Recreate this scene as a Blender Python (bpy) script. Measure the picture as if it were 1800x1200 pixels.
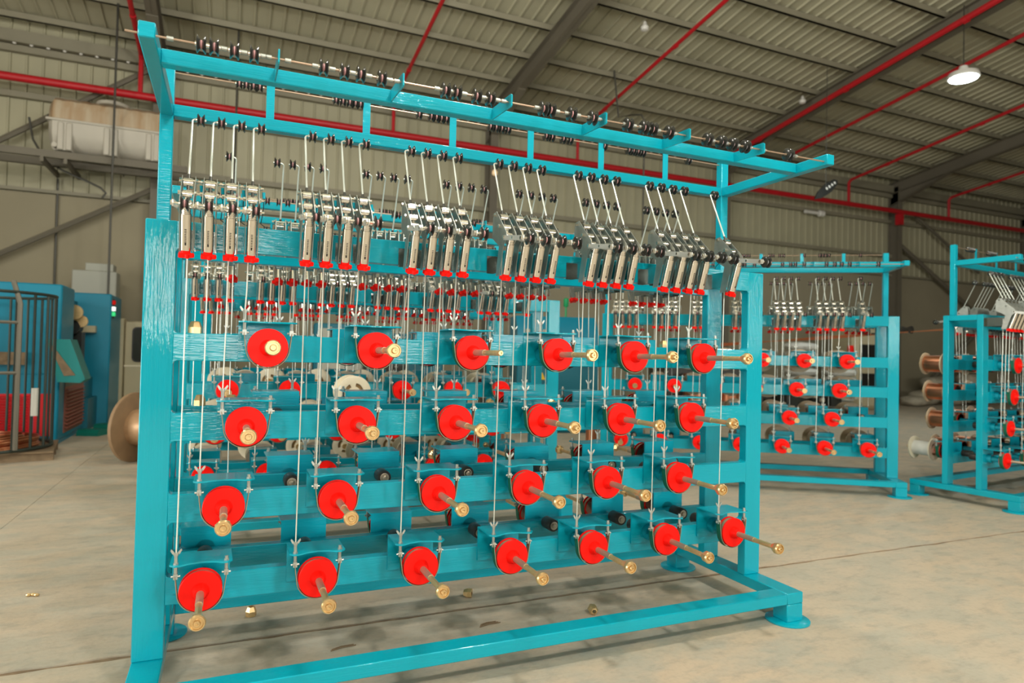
import bpy, bmesh, math, random
from mathutils import Matrix, Vector
random.seed(7)
for o in list(bpy.data.objects): bpy.data.objects.remove(o)
S = bpy.context.scene
COL = S.collection
PI = math.pi

# ------------------------------------------------------------------ camera
def make_camera():
    cd = bpy.data.cameras.new('camera'); ob = bpy.data.objects.new('camera', cd); COL.objects.link(ob)
    y, p, r = math.radians(-23.367), math.radians(1.149), math.radians(1.294)
    f = Vector((-math.sin(y)*math.cos(p), math.cos(y)*math.cos(p), math.sin(p)))
    rt = Vector((math.cos(y), math.sin(y), 0)); up = rt.cross(f)
    r2 = rt*math.cos(r)+up*math.sin(r); u2 = -rt*math.sin(r)+up*math.cos(r)
    M = Matrix((r2, u2, -f)).transposed().to_4x4()
    M.translation = Vector((0.3305, -3.1313, 1.4837))
    ob.matrix_world = M
    cd.sensor_width = 36; cd.lens = 1156.5*36/1800; cd.clip_start = .05; cd.clip_end = 200
    cd.dof.use_dof = True; cd.dof.focus_distance = 3.1; cd.dof.aperture_fstop = 2.0
    S.camera = ob
make_camera()

# ------------------------------------------------------------------ world, lights, exposure
S.view_settings.view_transform = 'Standard'; S.view_settings.look = 'None'
S.view_settings.gamma = 1; S.view_settings.use_curve_mapping = False
S.view_settings.exposure = -0.66
W = bpy.data.worlds.new('sky'); S.world = W; W.use_nodes = True
W.node_tree.nodes['Background'].inputs[0].default_value = (.95, .97, 1.0, 1)
W.node_tree.nodes['Background'].inputs[1].default_value = 2.2
def area(name, loc, direction, sx, sy, power, col=(1, 1, 1), shape='RECTANGLE'):
    l = bpy.data.lights.new(name, 'AREA'); l.shape = shape; l.size = sx
    if shape == 'RECTANGLE': l.size_y = sy
    l.energy = power; l.color = col
    o = bpy.data.objects.new(name, l); COL.objects.link(o); o.location = loc
    o.rotation_euler = Vector(direction).to_track_quat('-Z', 'Y').to_euler()
    return o
WARM = (1.0, .95, .84)
# daylight through the row of windows in the long wall behind the camera
DOORS = ((-1.2, 1.2), (4.3, 5.2), (6.6, 8.7), (9.6, 10.9), (14.1, 15.6))
for (a, b) in DOORS:
    area('window_daylight', ((a+b)/2, -13.9, 2.85), (0, 1, 0), b-a, 2.3, 85*(b-a)*2.3, WARM)
# daylight through the open gate in the left wall
area('gate_daylight', (-10.9, -1.0, 2.3), (1, 0, 0), 7.0, 4.4, 1500, WARM)
# the hall's high-bay lamps outside the frame
for (x, y, e) in ((-2.0, -6.5, 1000), (2.8, -6.8, 1300), (8, -6.5, 330), (2.8, 3.4, 550), (-4.0, 4.0, 500), (2.2, -2.0, 900), (9.5, .5, 70)):
    l = bpy.data.lights.new('high_bay_light', 'POINT'); l.shadow_soft_size = .28; l.energy = e; l.color = (1, .95, .85)
    o = bpy.data.objects.new('high_bay_light', l); COL.objects.link(o); o.location = (x, y, 6.9)

# ------------------------------------------------------------------ materials
def mat(name, col, rough=.5, metal=0.0, noise=0.0, nscale=20.0, bump=0.0, bscale=60.0, emit=0, coat=0.0, stretch=None, col2=None, spec=None, ndetail=4):
    m = bpy.data.materials.new(name); m.use_nodes = True
    nt = m.node_tree; b = nt.nodes['Principled BSDF']
    b.inputs['Base Color'].default_value = (*col, 1); b.inputs['Roughness'].default_value = rough; b.inputs['Metallic'].default_value = metal
    if coat: b.inputs['Coat Weight'].default_value = coat; b.inputs['Coat Roughness'].default_value = .05
    if spec is not None: b.inputs['Specular IOR Level'].default_value = spec
    if emit:
        b.inputs['Emission Color'].default_value = (*col, 1); b.inputs['Emission Strength'].default_value = emit
    if noise or bump:
        tc = nt.nodes.new('ShaderNodeTexCoord'); mp = nt.nodes.new('ShaderNodeMapping'); nt.links.new(tc.outputs['Object'], mp.inputs[0])
        if stretch: mp.inputs['Scale'].default_value = stretch
    if noise:
        n = nt.nodes.new('ShaderNodeTexNoise'); n.inputs['Scale'].default_value = nscale; n.inputs['Detail'].default_value = ndetail
        nt.links.new(mp.outputs[0], n.inputs['Vector'])
        mx = nt.nodes.new('ShaderNodeMix'); mx.data_type = 'RGBA'
        c2 = col2 if col2 else tuple(c*(1-noise) for c in col)
        mx.inputs[6].default_value = (*col, 1); mx.inputs[7].default_value = (*c2, 1)
        rp = nt.nodes.new('ShaderNodeMapRange'); rp.inputs[1].default_value = .35; rp.inputs[2].default_value = .65
        nt.links.new(n.outputs['Fac'], rp.inputs[0]); nt.links.new(rp.outputs[0], mx.inputs[0]); nt.links.new(mx.outputs[2], b.inputs['Base Color'])
    if bump:
        n2 = nt.nodes.new('ShaderNodeTexNoise'); n2.inputs['Scale'].default_value = bscale; n2.inputs['Detail'].default_value = 3
        nt.links.new(mp.outputs[0], n2.inputs['Vector'])
        bp = nt.nodes.new('ShaderNodeBump'); bp.inputs['Strength'].default_value = bump; bp.inputs['Distance'].default_value = .01
        nt.links.new(n2.outputs['Fac'], bp.inputs['Height']); nt.links.new(bp.outputs[0], b.inputs['Normal'])
        if coat: nt.links.new(bp.outputs[0], b.inputs['Coat Normal'])
    return m
M = {}
M['teal'] = mat('teal_gloss_paint', (.0, .375, .505), .40, noise=.05, nscale=6, bump=.13, bscale=120, coat=.6, stretch=(.10, 1, 1), spec=.12)
M['teal_v'] = mat('teal_gloss_paint_upright', (.0, .375, .505), .40, noise=.05, nscale=6, bump=.17, bscale=120, coat=.6, stretch=(1, 1, .08), spec=.12)
M['teal_dark'] = mat('teal_paint_dusty', (.0, .35, .47), .42, noise=.10, nscale=9)
M['red'] = mat('red_gloss_plastic', (.92, .008, .004), .42, spec=.15)
M['redmatt'] = mat('red_pipe_paint', (.50, .008, .016), .42, noise=.1, nscale=3)
M['redpanel'] = mat('red_panel', (.62, .008, .015), .45)
M['chrome'] = mat('polished_nickel', (.78, .75, .70), .16, 1.0)
M['zinc'] = mat('zinc_plated_steel', (.50, .53, .50), .42, .85, noise=.12, nscale=30)
M['mirrorplate'] = mat('polished_plate', (.42, .47, .46), .14, 1.0)
M['zinclight'] = mat('bright_zinc_bar', (.72, .74, .71), .42, .6)
M['rodsteel'] = mat('bright_steel_rod', (.80, .84, .78), .38, .55)
M['darksteel'] = mat('dark_steel', (.10, .10, .09), .45, .8)
M['brass'] = mat('yellow_zinc', (.80, .57, .28), .30, .75, noise=.15, nscale=40)
M['rodcopper'] = mat('coppered_rod', (.50, .36, .27), .35, .7)
M['brassdull'] = mat('dull_spindle_sleeve', (.50, .42, .32), .45, .8)
M['black'] = mat('black_rubber', (.012, .013, .012), .38)
M['blackwheel'] = mat('black_pulley', (.030, .032, .030), .22, coat=.3)
M['pink'] = mat('pink_ceramic', (.62, .32, .33), .35)
M['strapgreen'] = mat('green_belt', (.0, .12, .065), .6)
M['straptan'] = mat('tan_felt', (.30, .25, .17), .8)
M['bearing'] = mat('greased_bearing', (.045, .040, .035), .4, .3, noise=.3, nscale=25)
M['cream'] = mat('cream_plastic', (.82, .75, .58), .45, noise=.06, nscale=9)
M['tan'] = mat('tan_plastic', (.72, .57, .39), .5, noise=.08, nscale=9)
M['spoolhole'] = mat('spool_hub', (.36, .22, .08), .5)
M['copper'] = mat('copper_wire', (.80, .34, .19), .3, 1.0, noise=.2, nscale=60, stretch=(1, 14, 1))
M['wood'] = mat('raw_wood', (.24, .17, .10), .8, noise=.3, nscale=10, stretch=(1, 8, 1))
M['drumwood'] = mat('drum_wood', (.31, .20, .11), .6, noise=.15, nscale=7)
M['drumcore'] = mat('drum_core', (.55, .35, .20), .38, .3, noise=.15, nscale=12)
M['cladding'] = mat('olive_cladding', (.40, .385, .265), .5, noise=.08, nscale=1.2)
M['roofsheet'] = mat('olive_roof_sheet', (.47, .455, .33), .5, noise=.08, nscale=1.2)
M['plaster'] = mat('wall_plaster', (.31, .28, .195), .9, noise=.08, nscale=.8)
M['darkplaster'] = mat('dark_front_wall', (.12, .11, .09), .9)
M['steelgrey'] = mat('grey_primer_steel', (.155, .14, .105), .6, noise=.12, nscale=1.0)
M['purlin'] = mat('galvanised_purlin', (.25, .235, .17), .55, noise=.08, nscale=2)
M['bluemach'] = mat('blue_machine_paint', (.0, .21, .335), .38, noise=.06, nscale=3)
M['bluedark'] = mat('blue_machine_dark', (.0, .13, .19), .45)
M['paleboard'] = mat('pale_cabinet', (.36, .37, .32), .5)
M['creammach'] = mat('cream_machine', (.46, .41, .27), .5)
M['glassdark'] = mat('tinted_window', (.035, .038, .032), .12, coat=.4)
M['cage'] = mat('dark_green_cage', (.035, .05, .042), .5, .3)
M['greybar'] = mat('worn_grey_bar', (.17, .16, .13), .55, .3)
M['brownlouver'] = mat('rust_red_louver', (.26, .075, .05), .5)
M['pedal'] = mat('green_pedal', (.0, .17, .13), .5)
M['consolegreen'] = mat('teal_console', (.0, .20, .20), .45)
M['tankwhite'] = mat('tank_white', (.50, .475, .41), .55, noise=.06, nscale=3)
M['tankbrown'] = mat('tank_stained', (.38, .26, .15), .6, noise=1, nscale=6, stretch=(1.2, 1, .08), col2=(.47, .39, .28))
M['sack'] = mat('pale_sacks', (.46, .42, .33), .85, noise=.15, nscale=6, bump=.3, bscale=9)
M['whitebag'] = mat('white_bags', (.72, .73, .69), .7, noise=.12, nscale=7, bump=.3, bscale=9)
M['white'] = mat('white_plastic', (.7, .7, .66), .4)
M['green'] = mat('green_plastic', (.0, .30, .10), .4)
M['yellow'] = mat('yellow_sticker', (.75, .48, .02), .5)
M['screen'] = mat('grey_screen', (.12, .13, .115), .25)
M['lampglow'] = mat('lamp_lens', (.92, 1.0, .98), .3, emit=28)
M['warmglow'] = mat('warm_lamp', (1, .72, .42), .4, emit=.6)
M['siglight'] = mat('signal_white', (1, 1, .95), .4, emit=2.0)
M['siggreen'] = mat('signal_green', (.05, .9, .3), .4, emit=.6)
M['glasswrap'] = mat('dark_wrapped', (.03, .035, .032), .35)

def floor_material():
    m = bpy.data.materials.new('dusty_concrete'); m.use_nodes = True; nt = m.node_tree; b = nt.nodes['Principled BSDF']
    tc = nt.nodes.new('ShaderNodeTexCoord')
    def noise(sc, det, st=None, rough=.55):
        n = nt.nodes.new('ShaderNodeTexNoise'); n.inputs['Scale'].default_value = sc; n.inputs['Detail'].default_value = det; n.inputs['Roughness'].default_value = rough
        if st:
            mp = nt.nodes.new('ShaderNodeMapping'); mp.inputs['Scale'].default_value = st; nt.links.new(tc.outputs['Object'], mp.inputs[0]); nt.links.new(mp.outputs[0], n.inputs['Vector'])
        else: nt.links.new(tc.outputs['Object'], n.inputs['Vector'])
        return n
    def rng(src, a, bb, c=0, d=1):
        r = nt.nodes.new('ShaderNodeMapRange'); r.inputs[1].default_value = a; r.inputs[2].default_value = bb; r.inputs[3].default_value = c; r.inputs[4].default_value = d
        nt.links.new(src, r.inputs[0]); return r.outputs[0]
    def mix(fac, A, B):
        x = nt.nodes.new('ShaderNodeMix'); x.data_type = 'RGBA'; nt.links.new(fac, x.inputs[0])
        for i, v in ((6, A), (7, B)):
            if isinstance(v, tuple): x.inputs[i].default_value = (*v, 1)
            else: nt.links.new(v, x.inputs[i])
        return x.outputs[2]
    big = noise(.55, 5); mid = noise(2.6, 6, (1, 1.7, 1)); fine = noise(34, 4); blot = noise(5.5, 7, (1, 2.2, 1), .7)
    c = mix(rng(big.outputs['Fac'], .35, .65), (.50, .44, .35), (.57, .465, .345))
    c = mix(rng(mid.outputs['Fac'], .42, .60), c, (.45, .42, .345))
    c = mix(rng(blot.outputs['Fac'], .50, .72, 0, .62), c, (.28, .27, .235))
    c = mix(rng(fine.outputs['Fac'], .48, .75, 0, .38), c, (.38, .32, .24))
    nt.links.new(c, b.inputs['Base Color'])
    nt.links.new(rng(mid.outputs['Fac'], .3, .7, .62, .85), b.inputs['Roughness'])
    b.inputs['Specular IOR Level'].default_value = .3
    bp = nt.nodes.new('ShaderNodeBump'); bp.inputs['Strength'].default_value = .12; bp.inputs['Distance'].default_value = .01
    nt.links.new(fine.outputs['Fac'], bp.inputs['Height']); nt.links.new(bp.outputs[0], b.inputs['Normal'])
    return m
M['concrete'] = floor_material()
M['joint'] = mat('joint_filler', (.30, .215, .135), .9, noise=.4, nscale=15)

# ------------------------------------------------------------------ mesh helper
class MB:
    def __init__(s): s.v = []; s.f = []; s.mi = []; s.sm = []; s.cur = 0
    def face(s, idx, sm=False): s.f.append(tuple(idx)); s.mi.append(s.cur); s.sm.append(sm)
    def m(s, i): s.cur = i; return s
    def box(s, x0, x1, y0, y1, z0, z1, c=0.0):
        if x0 > x1: x0, x1 = x1, x0
        if y0 > y1: y0, y1 = y1, y0
        if z0 > z1: z0, z1 = z1, z0
        n = len(s.v)
        if c <= 0:
            s.v += [(x, y, z) for z in (z0, z1) for y in (y0, y1) for x in (x0, x1)]
            for q in ((0, 2, 3, 1), (4, 5, 7, 6), (0, 1, 5, 4), (2, 6, 7, 3), (0, 4, 6, 2), (1, 3, 7, 5)): s.face([n+i for i in q])
            return s
        # chamfered: three vertices per corner
        lo = (x0, y0, z0); hi = (x1, y1, z1); idx = {}
        for cx in (0, 1):
            for cy in (0, 1):
                for cz in (0, 1):
                    b = (cx, cy, cz)
                    for ax in range(3):
                        p = []
                        for k in range(3):
                            base = hi[k] if b[k] else lo[k]
                            if k != ax: base += -c if b[k] else c
                            p.append(base)
                        idx[(b, ax)] = len(s.v); s.v.append(tuple(p))
        for ax in range(3):
            o1, o2 = [k for k in range(3) if k != ax]
            for side in (0, 1):
                q = []
                for (u, w) in ((0, 0), (1, 0), (1, 1), (0, 1)):
                    b = [0, 0, 0]; b[ax] = side; b[o1] = u; b[o2] = w; q.append(idx[(tuple(b), ax)])
                s.face(q)
            for u in (0, 1):
                for w in (0, 1):
                    b0 = [0, 0, 0]; b0[o1] = u; b0[o2] = w; b1 = list(b0); b1[ax] = 1
                    s.face([idx[(tuple(b0), o1)], idx[(tuple(b0), o2)], idx[(tuple(b1), o2)], idx[(tuple(b1), o1)]])
        for cx in (0, 1):
            for cy in (0, 1):
                for cz in (0, 1): s.face([idx[((cx, cy, cz), a)] for a in range(3)])
        return s
    def rings(s, rings, closed=True, caps=True, sm=True):
        base = []
        for r in rings: base.append(len(s.v)); s.v += [tuple(p) for p in r]
        k = len(rings[0])
        for a, b in zip(base[:-1], base[1:]):
            for i in range(k if closed else k-1):
                j = (i+1) % k; s.face((a+i, a+j, b+j, b+i), sm)
        if caps and closed:
            s.face([base[0]+i for i in reversed(range(k))]); s.face([base[-1]+i for i in range(k)])
        return s
    def tube(s, pts, r, n=8, caps=True):
        pts = [Vector(p) for p in pts]; R = r if isinstance(r, (list, tuple)) else [r]*len(pts)
        d0 = (pts[1]-pts[0]).normalized(); ref = Vector((0, 0, 1)) if abs(d0.z) < .9 else Vector((1, 0, 0))
        u = d0.cross(ref).normalized(); out = []
        for i, p in enumerate(pts):
            d = (pts[min(i+1, len(pts)-1)]-pts[max(i-1, 0)]).normalized()
            u = (u-d*u.dot(d)).normalized(); w = d.cross(u)
            out.append([p+(u*math.cos(2*PI*k/n)+w*math.sin(2*PI*k/n))*R[i] for k in range(n)])
        return s.rings(out, caps=caps)
    def lathe(s, prof, c=(0, 0, 0), ax='z', n=20, caps=True, phase=0, sm=True):
        out = []
        for (r, t) in prof:
            ring = []
            for k in range(n):
                a = 2*PI*k/n+phase; u, w = r*math.cos(a), r*math.sin(a)
                p = (u, w, t) if ax == 'z' else ((u, t, w) if ax == 'y' else (t, u, w))
                ring.append((p[0]+c[0], p[1]+c[1], p[2]+c[2]))
            out.append(ring)
        return s.rings(out, caps=caps, sm=sm)
    def prism(s, poly, ax, a, b):
        n = len(s.v); k = len(poly)
        for t in (a, b):
            for (u, w) in poly: s.v.append((t, u, w) if ax == 'x' else ((u, t, w) if ax == 'y' else (u, w, t)))
        s.face([n+i for i in range(k)]); s.face([n+k+i for i in reversed(range(k))])
        for i in range(k): j = (i+1) % k; s.face((n+i, n+j, n+k+j, n+k+i))
        return s
    def quad(s, a, b, c, d): n = len(s.v); s.v += [a, b, c, d]; s.face((n, n+1, n+2, n+3)); return s
    def mesh(s, name, mats, recalc=True):
        me = bpy.data.meshes.new(name); me.from_pydata(s.v, [], s.f)
        for m in (mats if isinstance(mats, (list, tuple)) else [mats]): me.materials.append(M[m])
        me.polygons.foreach_set('material_index', s.mi); me.polygons.foreach_set('use_smooth', s.sm)
        if recalc:
            bm = bmesh.new(); bm.from_mesh(me); bmesh.ops.recalc_face_normals(bm, faces=bm.faces); bm.to_mesh(me); bm.free()
        me.set_sharp_from_angle(angle=math.radians(38))
        me.update(); return me
def link(name, me, parent=None, loc=(0, 0, 0), rz=0.0, rot=None):
    o = bpy.data.objects.new(name, me); COL.objects.link(o); o.location = loc
    o.rotation_euler = rot if rot else (0, 0, rz)
    if parent: o.parent = parent
    return o
def obj(name, mb, mats, parent=None, loc=(0, 0, 0), rz=0.0): return link(name, mb.mesh(name, mats), parent, loc, rz)
def tag(o, label, cat, group=None):
    o['label'] = label; o['category'] = cat
    if group: o['group'] = group
    return o
def thing(name, label, cat, loc=(0, 0, 0), rz=0.0, group=None): return tag(link(name, None, None, loc, rz), label, cat, group)
def structure(o): o['kind'] = 'structure'; return o
ORD = ['first', 'second', 'third', 'fourth', 'fifth', 'sixth', 'seventh', 'eighth', 'ninth']

# ------------------------------------------------------------------ the hall
X0, X1, YB, YF = -11.0, 36.0, 14.0, -14.0
EAVE, SLOPE = 8.45, .14
def roof_z(y): return EAVE+SLOPE*(YB-abs(y))
def build_hall():
    # floor: base and four cast slabs with a worn joint between them
    fl = structure(obj('floor', MB().box(X0-.3, X1+.3, YF-6, YB+.3, -.25, -.007), 'joint'))
    rnd = random.Random(3)
    xs = [X0-.3+i*.12 for i in range(int((X1-X0+.6)/.12)+1)]
    def slab(xa, xb, ya, yb, jit):
        pts = [x for x in xs if xa < x < xb]; line = [xa]+pts+[xb]; mb = MB()
        lo = [(x, ya+(abs(rnd.gauss(0, .009))+.004 if jit == 'lo' else 0)) for x in line]
        hi = [(x, yb-(abs(rnd.gauss(0, .009))+.004 if jit == 'hi' else 0)) for x in line]
        n = len(line)
        for z in (0, -.03):
            mb.v += [(x, y, z) for x, y in lo]+[(x, y, z) for x, y in hi]
        for i in range(n-1):
            mb.face((i, i+1, n+i+1, n+i))
            mb.face((i, 2*n+i, 2*n+i+1, i+1)); mb.face((n+i, n+i+1, 3*n+i+1, 3*n+i))
        mb.face((0, n, 3*n, 2*n)); mb.face((n-1, 2*n-1, 4*n-1, 3*n-1))
        obj('concrete_slab', mb, 'concrete', fl)
    slab(X0-.3, -1.292, .505, YB+.3, 'lo'); slab(-1.288, X1+.3, .505, YB+.3, 'lo')
    slab(X0-.3, X1+.3, YF-6, .495, 'hi')
    # back wall: plaster to 4.74 m, ribbed cladding above
    wb = structure(obj('wall_back', MB().box(X0, X1, YB, YB+.25, 0, 4.74), 'plaster'))
    prof = []                      # one cladding sheet, three trapezoid ribs
    for k in range(3):
        b = k*.3
        prof += [(b, 0), (b+.245, 0), (b+.258, -.035), (b+.287, -.035)]
    prof.append((.9, 0))
    def sheet(plane, a, b):
        mb = MB()
        for (u, d) in prof:
            if plane == 'wall': mb.v += [(u, d, a), (u, d, b)]
            else: mb.v += [(u, a, roof_z(a)+d), (u, b, roof_z(b)+d)]
        for i in range(len(prof)-1): mb.face((2*i, 2*i+2, 2*i+3, 2*i+1))
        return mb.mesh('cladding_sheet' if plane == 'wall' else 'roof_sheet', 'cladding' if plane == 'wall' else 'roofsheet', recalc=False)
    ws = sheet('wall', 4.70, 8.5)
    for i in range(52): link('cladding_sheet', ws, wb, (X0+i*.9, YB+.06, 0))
    ce = structure(obj('ceiling', MB().box(X0, X1, YF, YB, 0, .02).box(X0, X1, -.2, .2, 0, .03), 'cladding'))
    ce.data.clear_geometry()
    ridge = MB().prism([(-.35, roof_z(.35)+.05), (0, roof_z(0)+.1), (.35, roof_z(.35)+.05), (.35, roof_z(.35)+.09), (0, roof_z(0)+.14), (-.35, roof_z(.35)+.09)], 'x', X0, X1)
    ce.data = ridge.mesh('ceiling', 'cladding')
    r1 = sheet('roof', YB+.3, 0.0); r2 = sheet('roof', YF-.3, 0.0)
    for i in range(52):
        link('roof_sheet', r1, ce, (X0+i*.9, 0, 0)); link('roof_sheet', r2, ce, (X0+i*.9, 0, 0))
    # purlins, rafters, columns
    for side in (1, -1):
        y = YB-.35
        while y > .3:
            z = roof_z(y)-.05
            pm = MB().box(X0, X1, -.035, .035, -.125, 0).box(X0, X1, -.03, .05, -.125, -.112)
            obj('purlin', pm, 'purlin', ce, (0, side*y, z)); y -= 1.18
    frames = (-9.4, -1.25, 6.9, 15.05, 23.2, 31.35)
    for fx in frames:
        for side in (1, -1):
            za, zb = roof_z(YB)-.22, roof_z(0)-.22
            mb = MB()
            def bar(x0, x1, d0, d1, dh=0):
                p = [(YB*side, za-d0-dh), (0, zb-d0), (0, zb-d1), (YB*side, za-d1-dh)]
                mb.prism(p, 'x', x0, x1)
            bar(fx-.006, fx+.006, 0, .40); bar(fx-.11, fx+.11, 0, .015); bar(fx-.11, fx+.11, .385, .40)
            # haunch at the eave
            mb.prism([(YB*side, za-.40), ((YB-2.2)*side, za+2.2*SLOPE-.40), (YB*side, za-.85)], 'x', fx-.006, fx+.006)
            mb.prism([(YB*side, za-.85), ((YB-2.2)*side, za+2.2*SLOPE-.40), ((YB-2.2)*side, za+2.2*SLOPE-.415), (YB*side, za-.87)], 'x', fx-.11, fx+.11)
            obj('rafter', mb, 'steelgrey', ce)
        mb = MB().box(fx-.11, fx+.11, YB-.42, YB-.405, 0, 8.1).box(fx-.006, fx+.006, YB-.405, YB-.02, 0, 8.1).box(fx-.11, fx+.11, YB-.02, YB-.002, 0, 8.1)
        obj('column', mb, 'steelgrey', wb)
    for z, d in ((4.76, .07), (5.45, .12), (6.75, .12), (7.72, .14)):
        obj('girt', MB().box(X0, X1, YB-.10, YB+.02, z, z+d), 'purlin', wb)
    obj('eave_beam', MB().box(X0, X1, YB-.16, YB-.10, 7.90, 8.16).box(X0, X1, YB-.22, YB-.10, 7.88, 7.90), 'purlin', wb)
    daylight_dot = MB().lathe([(.0005, -.03), (.025, -.025), (.04, 0)], ax='z', n=8).mesh('eave_daylight_dot', 'white')  # pale domes imitating dots of daylight through gaps at the sheet ends
    for i in range(60): link('eave_daylight_dot', daylight_dot, wb, (-4.6+i*.3, YB-.2, 7.86))
    # sway braces on the wall
    def brace(p, q, r=.06):
        obj('brace', MB().tube([p, q], r, 6), 'steelgrey', wb)
    for a in ((-4.6, YB-.3, 5.4, -1.3, 7.85), (-4.5, YB-.3, 3.1, -1.3, 5.05), (-9.3, YB-.3, 5.4, -4.6, 2.9)):
        brace((a[0], a[1], a[2]), (a[3], a[1], a[4]))
    brace((23.4, YB-.3, 5.9), (29.6, YB-.3, 2.6), .08); brace((24.4, YB-.3, .3), (29.6, YB-.3, 4.0), .09); brace((24.2, YB-.3, 7.1), (28.0, YB-.3, 5.2), .06)
    brace((-1.9, YB-.3, 5.5), (-1.9, YB-.3, 5.25), .02)
    # other walls
    structure(obj('wall_left', MB().box(X0-.25, X0, YF, -4.6, 0, 10.6).box(X0-.25, X0, 2.6, YB, 0, 10.6).box(X0-.25, X0, -4.6, 2.6, 4.6, 10.6), 'plaster'))
    structure(obj('wall_right', MB().box(X1, X1+.25, YF, YB, 0, 10.6), 'plaster'))
    wf = MB(); xs2 = [X0]+[v for d in DOORS for v in d]+[X1]
    for i in range(0, len(xs2), 2): wf.box(xs2[i], xs2[i+1], YF-.25, YF, 1.7, 4.0)
    wf.box(X0, X1, YF-.25, YF, 4.0, 8.5).box(X0, X1, YF-.25, YF, 0, 1.7)
    structure(obj('wall_front', wf, 'darkplaster'))
build_hall()

# ------------------------------------------------------------------ red sprinkler main with its branches
def sprinkler():
    t = thing('sprinkler_pipe', 'long red sprinkler main along the back wall with red branches under the roof', 'pipe', (0, 0, 0))
    z = 7.0; y = YB-.58
    obj('main_pipe', MB().tube([(X0+.3, y, z-.03), (5, y, z+.04), (X1-.3, y, z+.10)], .085, 10), 'redmatt', t)
    for (x, r) in ((-1.6, .05), (4.05, .045), (9.4, .045), (14.75, .07), (20.3, .05), (25.7, .05)):
        zt = roof_z(y)-.62
        rise = MB().tube([(x, y, z), (x, y, zt-.1), (x, y-.1, zt)], r, 8)
        obj('drop_pipe', rise, 'redmatt', t)
        br = MB().tube([(x, y-.1, zt), (x, 0.5, roof_z(.5)-.62)], r, 8)
        for k in range(4): br.tube([(x, 12-3*k, roof_z(12-3*k)-.64), (x, 11.9-3*k, roof_z(11.9-3*k)-.64)], r*1.25, 8)
        obj('branch_pipe', br, 'redmatt', t)
    br = MB().tube([(17.0, YB-1.2, roof_z(YB-1.2)-.42), (17.0, .5, roof_z(.5)-.42)], .05, 8)
    obj('branch_pipe', br, 'redmatt', t)
    obj('pipe_bracket', MB().box(22.9, 23.1, y-.05, YB-.43, 6.6, 7.0).box(6.8, 7.0, y-.05, YB-.43, 6.7, 6.95), 'redmatt', t)
sprinkler()

# ------------------------------------------------------------------ payoff rack: shared part meshes
L, PW, PD = 3.378, .12, .06
DEP = .43                                   # back face of the back posts
ZT, ZBB = 2.022, 1.9066
RT = (1.5453, 1.2036, .8595, .5111); RB = (1.4267, 1.0838, .7386, .3948)
ZD = (1.4895, 1.1597, .8319, .5017)
DX0, DP, DS = .4872, .4576, .0761
ZB, HB = .1734, .062
ZM, HM = 2.6233, .058
def poly_arc(r, a0, a1, n): return [(r*math.cos(math.radians(a0+(a1-a0)*i/n)), r*math.sin(math.radians(a0+(a1-a0)*i/n))) for i in range(n+1)]
C_ = {}
def cached(key, fn):
    if key not in C_: C_[key] = fn()
    return C_[key]
def pulley_mesh(r=.028, w=.026):
    mb = MB()
    mb.m(0).lathe([(r*.30, -w/2-.001), (r*.86, -w/2-.001), (r, -w/2+.0015), (r*.46, -.0016)], ax='x', n=18, caps=True)
    mb.m(0).lathe([(r*.46, .0016), (r, w/2-.0015), (r*.86, w/2+.001), (r*.30, w/2+.001)], ax='x', n=18, caps=True)
    mb.m(1).lathe([(r*.47, -.0018), (r*.46, 0), (r*.47, .0018)], ax='x', n=18)
    mb.m(2).lathe([(r*.28, -w/2-.006), (r*.28, w/2+.006)], ax='x', n=10)
    return mb.mesh('guide_pulley', ['blackwheel', 'pink', 'chrome'])
def m_bracket():
    mb = MB().box(-.115, .108, -.010, 0, -.058, .104)
    mb.prism([(-.115, 0), (.112, 0), (.116, -.165), (.098, -.188), (.075, -.182), (.045, -.164), (0, -.155), (-.045, -.164), (-.075, -.182), (-.098, -.188), (-.117, -.165)], 'z', .104, .110)
    mb.m(1).lathe([(.045, 0), (.045, -.05), (.028, -.05), (.028, -.14)], ax='y', n=16)
    return mb.mesh('brake_bracket', ['teal', 'teal_dark'])
def m_disc():
    mb = MB().m(1).lathe([(.030, -.140), (.074, -.140), (.074, -.178)], ax='y', n=32)
    mb.m(0).lathe([(.081, -.140), (.081, -.145), (.074, -.146)], ax='y', n=32)
    mb.m(0).lathe([(.074, -.178), (.081, -.179), (.081, -.187), (.079, -.189), (.034, -.189)], ax='y', n=36)
    mb.m(0).lathe([(.034, -.188), (.033, -.196), (.022, -.222), (.017, -.222)], ax='y', n=18)
    return mb.mesh('brake_disc', ['red', 'straptan'])
def m_strap():
    pts = [(-.0935, .062), (-.090, .03)]+[(x, z) for x, z in poly_arc(.085, 184, 356, 22)]+[(.090, .03), (.0935, .062)]
    mb = MB(); n = len(pts); t = .0035
    for i, (x, z) in enumerate(pts):
        a = Vector((x, z)).normalized()
        for (k, yy) in ((0, -.181), (0, -.147), (t, -.181), (t, -.147)): mb.v.append((x+a[0]*k, yy, z+a[1]*k))
    for i in range(n-1):
        b = 4*i; c = b+4
        mb.m(1).face((b, c, c+1, b+1)); mb.m(0).face((b+2, b+3, c+3, c+2)); mb.m(1).face((b, b+2, c+2, c)); mb.m(0).face((b+1, c+1, c+3, b+3))
    return mb.mesh('brake_strap', ['strapgreen', 'straptan'])
def m_bolt(sx, top):
    mb = MB()
    if 1:
        c = (sx*.0935, -.164)
        mb.tube([(c[0], c[1], .066), (c[0], c[1], top)], .0068, 8)
        mb.tube([(c[0], c[1], .110), (c[0], c[1], .1165)], .0105, 6)
        mb.tube([(c[0]-.017, c[1], .062), (c[0]+.017, c[1], .062)], .0045, 6)
        mb.box(c[0]-.008, c[0]+.008, c[1]-.010, c[1]+.010, .052, .074)
    return mb.mesh('tension_bolt', 'zinc')
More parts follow.
